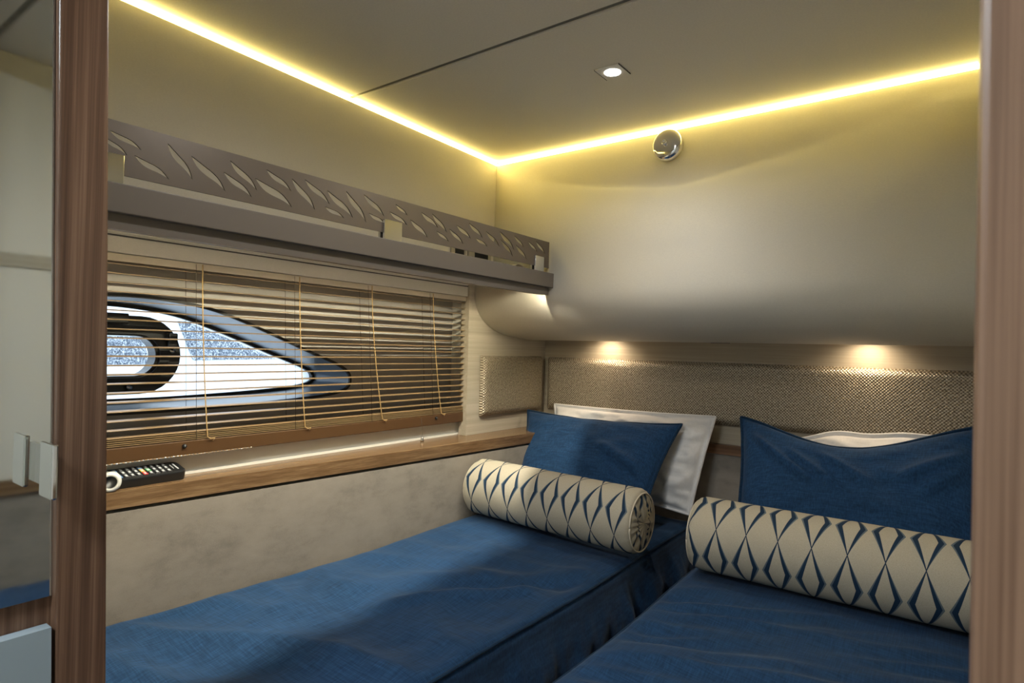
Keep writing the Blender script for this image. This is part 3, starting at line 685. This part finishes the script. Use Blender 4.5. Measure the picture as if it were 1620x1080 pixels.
# ------------------------------------------------------------------ pillows
def pillow(name, TL, TR, BL, BR, th, mat, label, cat, grp, seed, flange=.0, pin=.03, sag=None, wr=.004, puff=.42, pipe=None, fold=None):
    TL, TR, BL, BR = map(Vector, (TL, TR, BL, BR))
    nrm = (TR-TL+BR-BL).cross((TL-BL)+(TR-BR)).normalized()
    if nrm.y > 0: nrm = -nrm
    ctr = (TL+TR+BL+BR)/4
    NU, NV = 64, 48
    def P_(u, v):
        p = (BL*(1-u)+BR*u)*(1-v)+(TL*(1-u)+TR*u)*v
        ex = (TR-TL).normalized(); ey = (TL-BL).normalized()
        p += ex*(pin*4*v*(1-v)*(1-2*u))*abs(1-2*u)**1.0
        p += ey*(pin*4*u*(1-u)*(1-2*v))*abs(1-2*v)**1.0
        if sag: p += Vector(sag(u, v))
        return p
    w_ = (TR-TL).length; h_ = (TL-BL).length
    def T_(u, v):
        eu = min(u, 1-u)*w_-flange; ev = min(v, 1-v)*h_-flange
        if eu <= 0 or ev <= 0: return .0016
        a = min(1, eu/(w_/2-flange)); b = min(1, ev/(h_/2-flange))
        fa = (1-(1-a)**2.6); fb = (1-(1-b)**2.6)
        return .0016+th*(fa*fb)**puff
    v = []
    for sd in (1, -1):
        for j in range(NV+1):
            for i in range(NU+1):
                # denser near the rim
                u = .5-.5*math.cos(pi*i/NU); w = .5-.5*math.cos(pi*j/NV)
                u = .6*u+.4*i/NU; w = .6*w+.4*j/NV
                t = T_(u, w); p = P_(u, w)
                k = min(1, t/(th*.5)) if th else 0
                g = wr*(fbm(u*5, w*5, seed+sd*3)+.8*(ridge(u*6+w*3, w*5-u*2, seed)-.5))*k
                if fold and sd > 0: g += fold(u, w)*k
                rim = .0035*noise.noise(Vector((u*9, w*9, seed+11)))*(1-k)
                v.append(p+nrm*(sd*t+g+rim*(1 if sd > 0 else 1)))
    n = NU+1; m_ = n*(NV+1)
    f = [[j*n+i, j*n+i+1, (j+1)*n+i+1, (j+1)*n+i] for j in range(NV) for i in range(NU)]
    f += [[m_+j*n+i, m_+(j+1)*n+i, m_+(j+1)*n+i+1, m_+j*n+i+1] for j in range(NV) for i in range(NU)]
    bnd = [i for i in range(n)]+[j*n+NU for j in range(1, NV+1)]+[NV*n+i for i in range(NU-1, -1, -1)]+[j*n for j in range(NV-1, 0, -1)]
    for k in range(len(bnd)):
        a, b = bnd[k], bnd[(k+1) % len(bnd)]; f.append([a, m_+a, m_+b, b])
    rt = root(name, Vector((ctr.x, ctr.y, min(BL.z, BR.z))), label, cat, grp)
    bm = bmesh.new(); bv = [bm.verts.new(x) for x in v]
    for q in f:
        try: bm.faces.new([bv[i] for i in q])
        except ValueError: pass
    o = from_bm('cover', bm, mat, rt, True)
    if pipe:
        path = [(Vector(v[i])+Vector(v[m_+i]))/2 for i in bnd+[bnd[0]]]
        tube('piping', path, .0042, pipe, o, 6)
    return rt
# left white, left blue
pillow('pillow', (-1.275, 2.000, 1.088), (-.642, 1.965, 1.096), (-1.225, 1.945, .82), (-.698, 1.905, .785), .044, 'cotton', 'white pillow behind the smooth blue cushion on the left bed', 'pillow', 'white pillows', 5, .010, .004, wr=.016, pipe='cotton')
pillow('cushion', (-1.335, 1.905, 1.066), (-.728, 1.900, 1.070), (-1.240, 1.69, .800), (-.770, 1.695, .768), .052, 'blue', 'smooth blue linen cushion beside the window ledge on the left bed', 'cushion', 'blue linen cushions', 8, .006, .018, wr=.0045, pipe='blue_dark',
       fold=lambda u, w: .020*math.exp(-((w-.60+.55*(u-.68))/.045)**2)*sstep(.55, .68, u)*sstep(.95, .85, u)-.014*math.exp(-((w-.50+.6*(u-.68))/.05)**2)*sstep(.6, .75, u)*sstep(.97, .88, u))
# right white, right blue with sagging top edge
pillow('pillow', (-.535, 1.990, 1.035), (.056, 1.985, 1.112), (-.528, 1.925, .790), (.050, 1.925, .790), .038, 'cotton', 'white pillow behind the sagging blue cushion on the right bed', 'pillow', 'white pillows', 15, .008, .006, wr=.013, pipe='cotton',
       sag=lambda u, v: (0, 0, (.004*math.sin(u*21)+.012*math.exp(-((u-.45)/.14)**2)+.006*math.sin(pi*u))*v**3))
def sagR(u, v):
    s = -.062*math.sin(pi*min(1, u/.96))**1.5*v**1.5
    return (0, -.02*math.sin(pi*u)*v, s)
def foldR(u, w):
    g = 0
    for c, sl_, wd, am, ua, ub in ((.82, .95, .040, .026, .05, .42), (.80, 1.15, .034, .020, .22, .52), (.84, 1.2, .034, .018, .36, .64), (.62, -.55, .045, .018, .66, .98), (.50, -.9, .05, .014, .74, 1.0)):
        um = ua if sl_ > 0 else ub
        g += am*math.exp(-((w-c+sl_*(u-(ua+.02)) if sl_ > 0 else w-c+sl_*(u-ua))/wd)**2)*sstep(ua, ua+.08, u)*sstep(ub, ub-.12, u)
    return g
pillow('cushion', (-.548, 1.915, 1.108), (.055, 1.905, 1.136), (-.500, 1.70, .790), (.045, 1.695, .790), .050, 'blue', 'blue linen cushion with sagging piped top edge on the right bed', 'cushion', 'blue linen cushions', 22, .008, .012, sag=sagR, wr=.005, pipe='blue_dark', fold=foldR)

# ------------------------------------------------------------------ remote control on the ledge
rm = root('remote_control', (-1.378, .555, 1.0), 'black television remote with coloured buttons on the window ledge', 'remote control')
rx0, rx1, ryA, ryB = -1.4075, -1.350, .462, .645
bm = bmesh.new(); box_bm(bm, rx0, rx1, ryA, ryB, 1.0005, 1.0205, 0)
bmesh.ops.bevel(bm, geom=[e for e in bm.edges if abs(e.verts[0].co.z-e.verts[1].co.z) > .01], offset=.013, segments=5, affect='EDGES', profile=.5)
bmesh.ops.bevel(bm, geom=[e for e in bm.edges if e.verts[0].co.z > 1.02 and e.verts[1].co.z > 1.02], offset=.003, segments=2, affect='EDGES', profile=.5)
from_bm('body', bm, 'black', rm)
def btn(y0, y1, x0, x1, mat, h=.0012):
    bm = bmesh.new(); box_bm(bm, x0, x1, y0, y1, 1.0204, 1.0205+h, .0006, 1); return from_bm('button', bm, mat, rm)
rows = 11
for k in range(rows):
    y = .612-k*.0118
    for c in range(3):
        x = rx0+.0135+c*.0152
        mat = 'btndark'
        if k == 4: mat = ['btnblue', 'btnyellow', 'btnred'][c]
        b = None
        if k == 3: mat = 'btngreen' if c == 1 else 'btndark'
        if k in (8,) and c != 1: mat = 'btnblue'
        b = btn(y-.0042, y+.0042, x-.0068, x+.0068, mat)
        bx = bmesh.new(); box_bm(bx, x-.0042, x+.0042, y-.0022, y+.0020, 1.0216, 1.0219); from_bm('print', bx, 'btn', b)
b = btn(.630, .633, rx0+.014, rx1-.014, 'btn', .0004)
b = btn(.623, .6245, rx0+.018, rx1-.018, 'btn', .0004)

# lean its back edge on the upstand behind the ledge
RX = Matrix.Translation((rx1, 0, 1.0)) @ Matrix.Rotation(math.radians(13), 4, 'Y') @ Matrix.Translation((-rx1, 0, -1.0))
for o in rm.children_recursive:
    w = Matrix.Translation(wloc(o)); o.data.transform(w.inverted() @ RX @ w)
# white tube end lying beside the remote
q = pt(172, 766, 'Y', .478)
ax = Vector((.93, -.36, .10)).normalized(); wt = root('white_tube', (-1.345, .49, 1.0), 'white round tube end with dark opening beside the remote', 'tube')
c = Vector((-1.335, .492, 1.0195))
lathe('shell', [(.0112, -.020), (.0115, .000), (.0125, .0015), (.0165, .0012), (.0190, -.003), (.0190, -.026), (.017, -.03), (0, -.03)], c, ax, 'white', wt, 32)
lathe('opening', [(0, -.004), (.0122, -.004), (.0122, .001), (.0118, .001), (.0112, -.0035), (0, -.0036)], c, ax, 'black', wt, 28)

# ------------------------------------------------------------------ neighbouring boat outside the window
nb = root('neighbouring_boat', (-3.6, 1.6, 0), 'white boat hull with speckled dark panels outside the window', 'boat')
box('hull_side', -3.75, -3.6, -1.0, 5.5, -.6, 1.62, 'gelcoat', nb, .02)
def qpanel(px4, x):
    pp = [pt(a, b, 'X', x) for a, b in px4]
    v = pp+[p-Vector((.01, 0, 0)) for p in pp]
    obj('speckled_panel', v, [[0, 1, 2, 3], [7, 6, 5, 4], [0, 4, 5, 1], [1, 5, 6, 2], [2, 6, 7, 3], [3, 7, 4, 0]], 'speckle', nb)
qpanel([(282, 508), (306, 570), (520, 566), (520, 508)], -3.592)
qpanel([(60, 530), (60, 578), (238, 576), (225, 532)], -3.592)
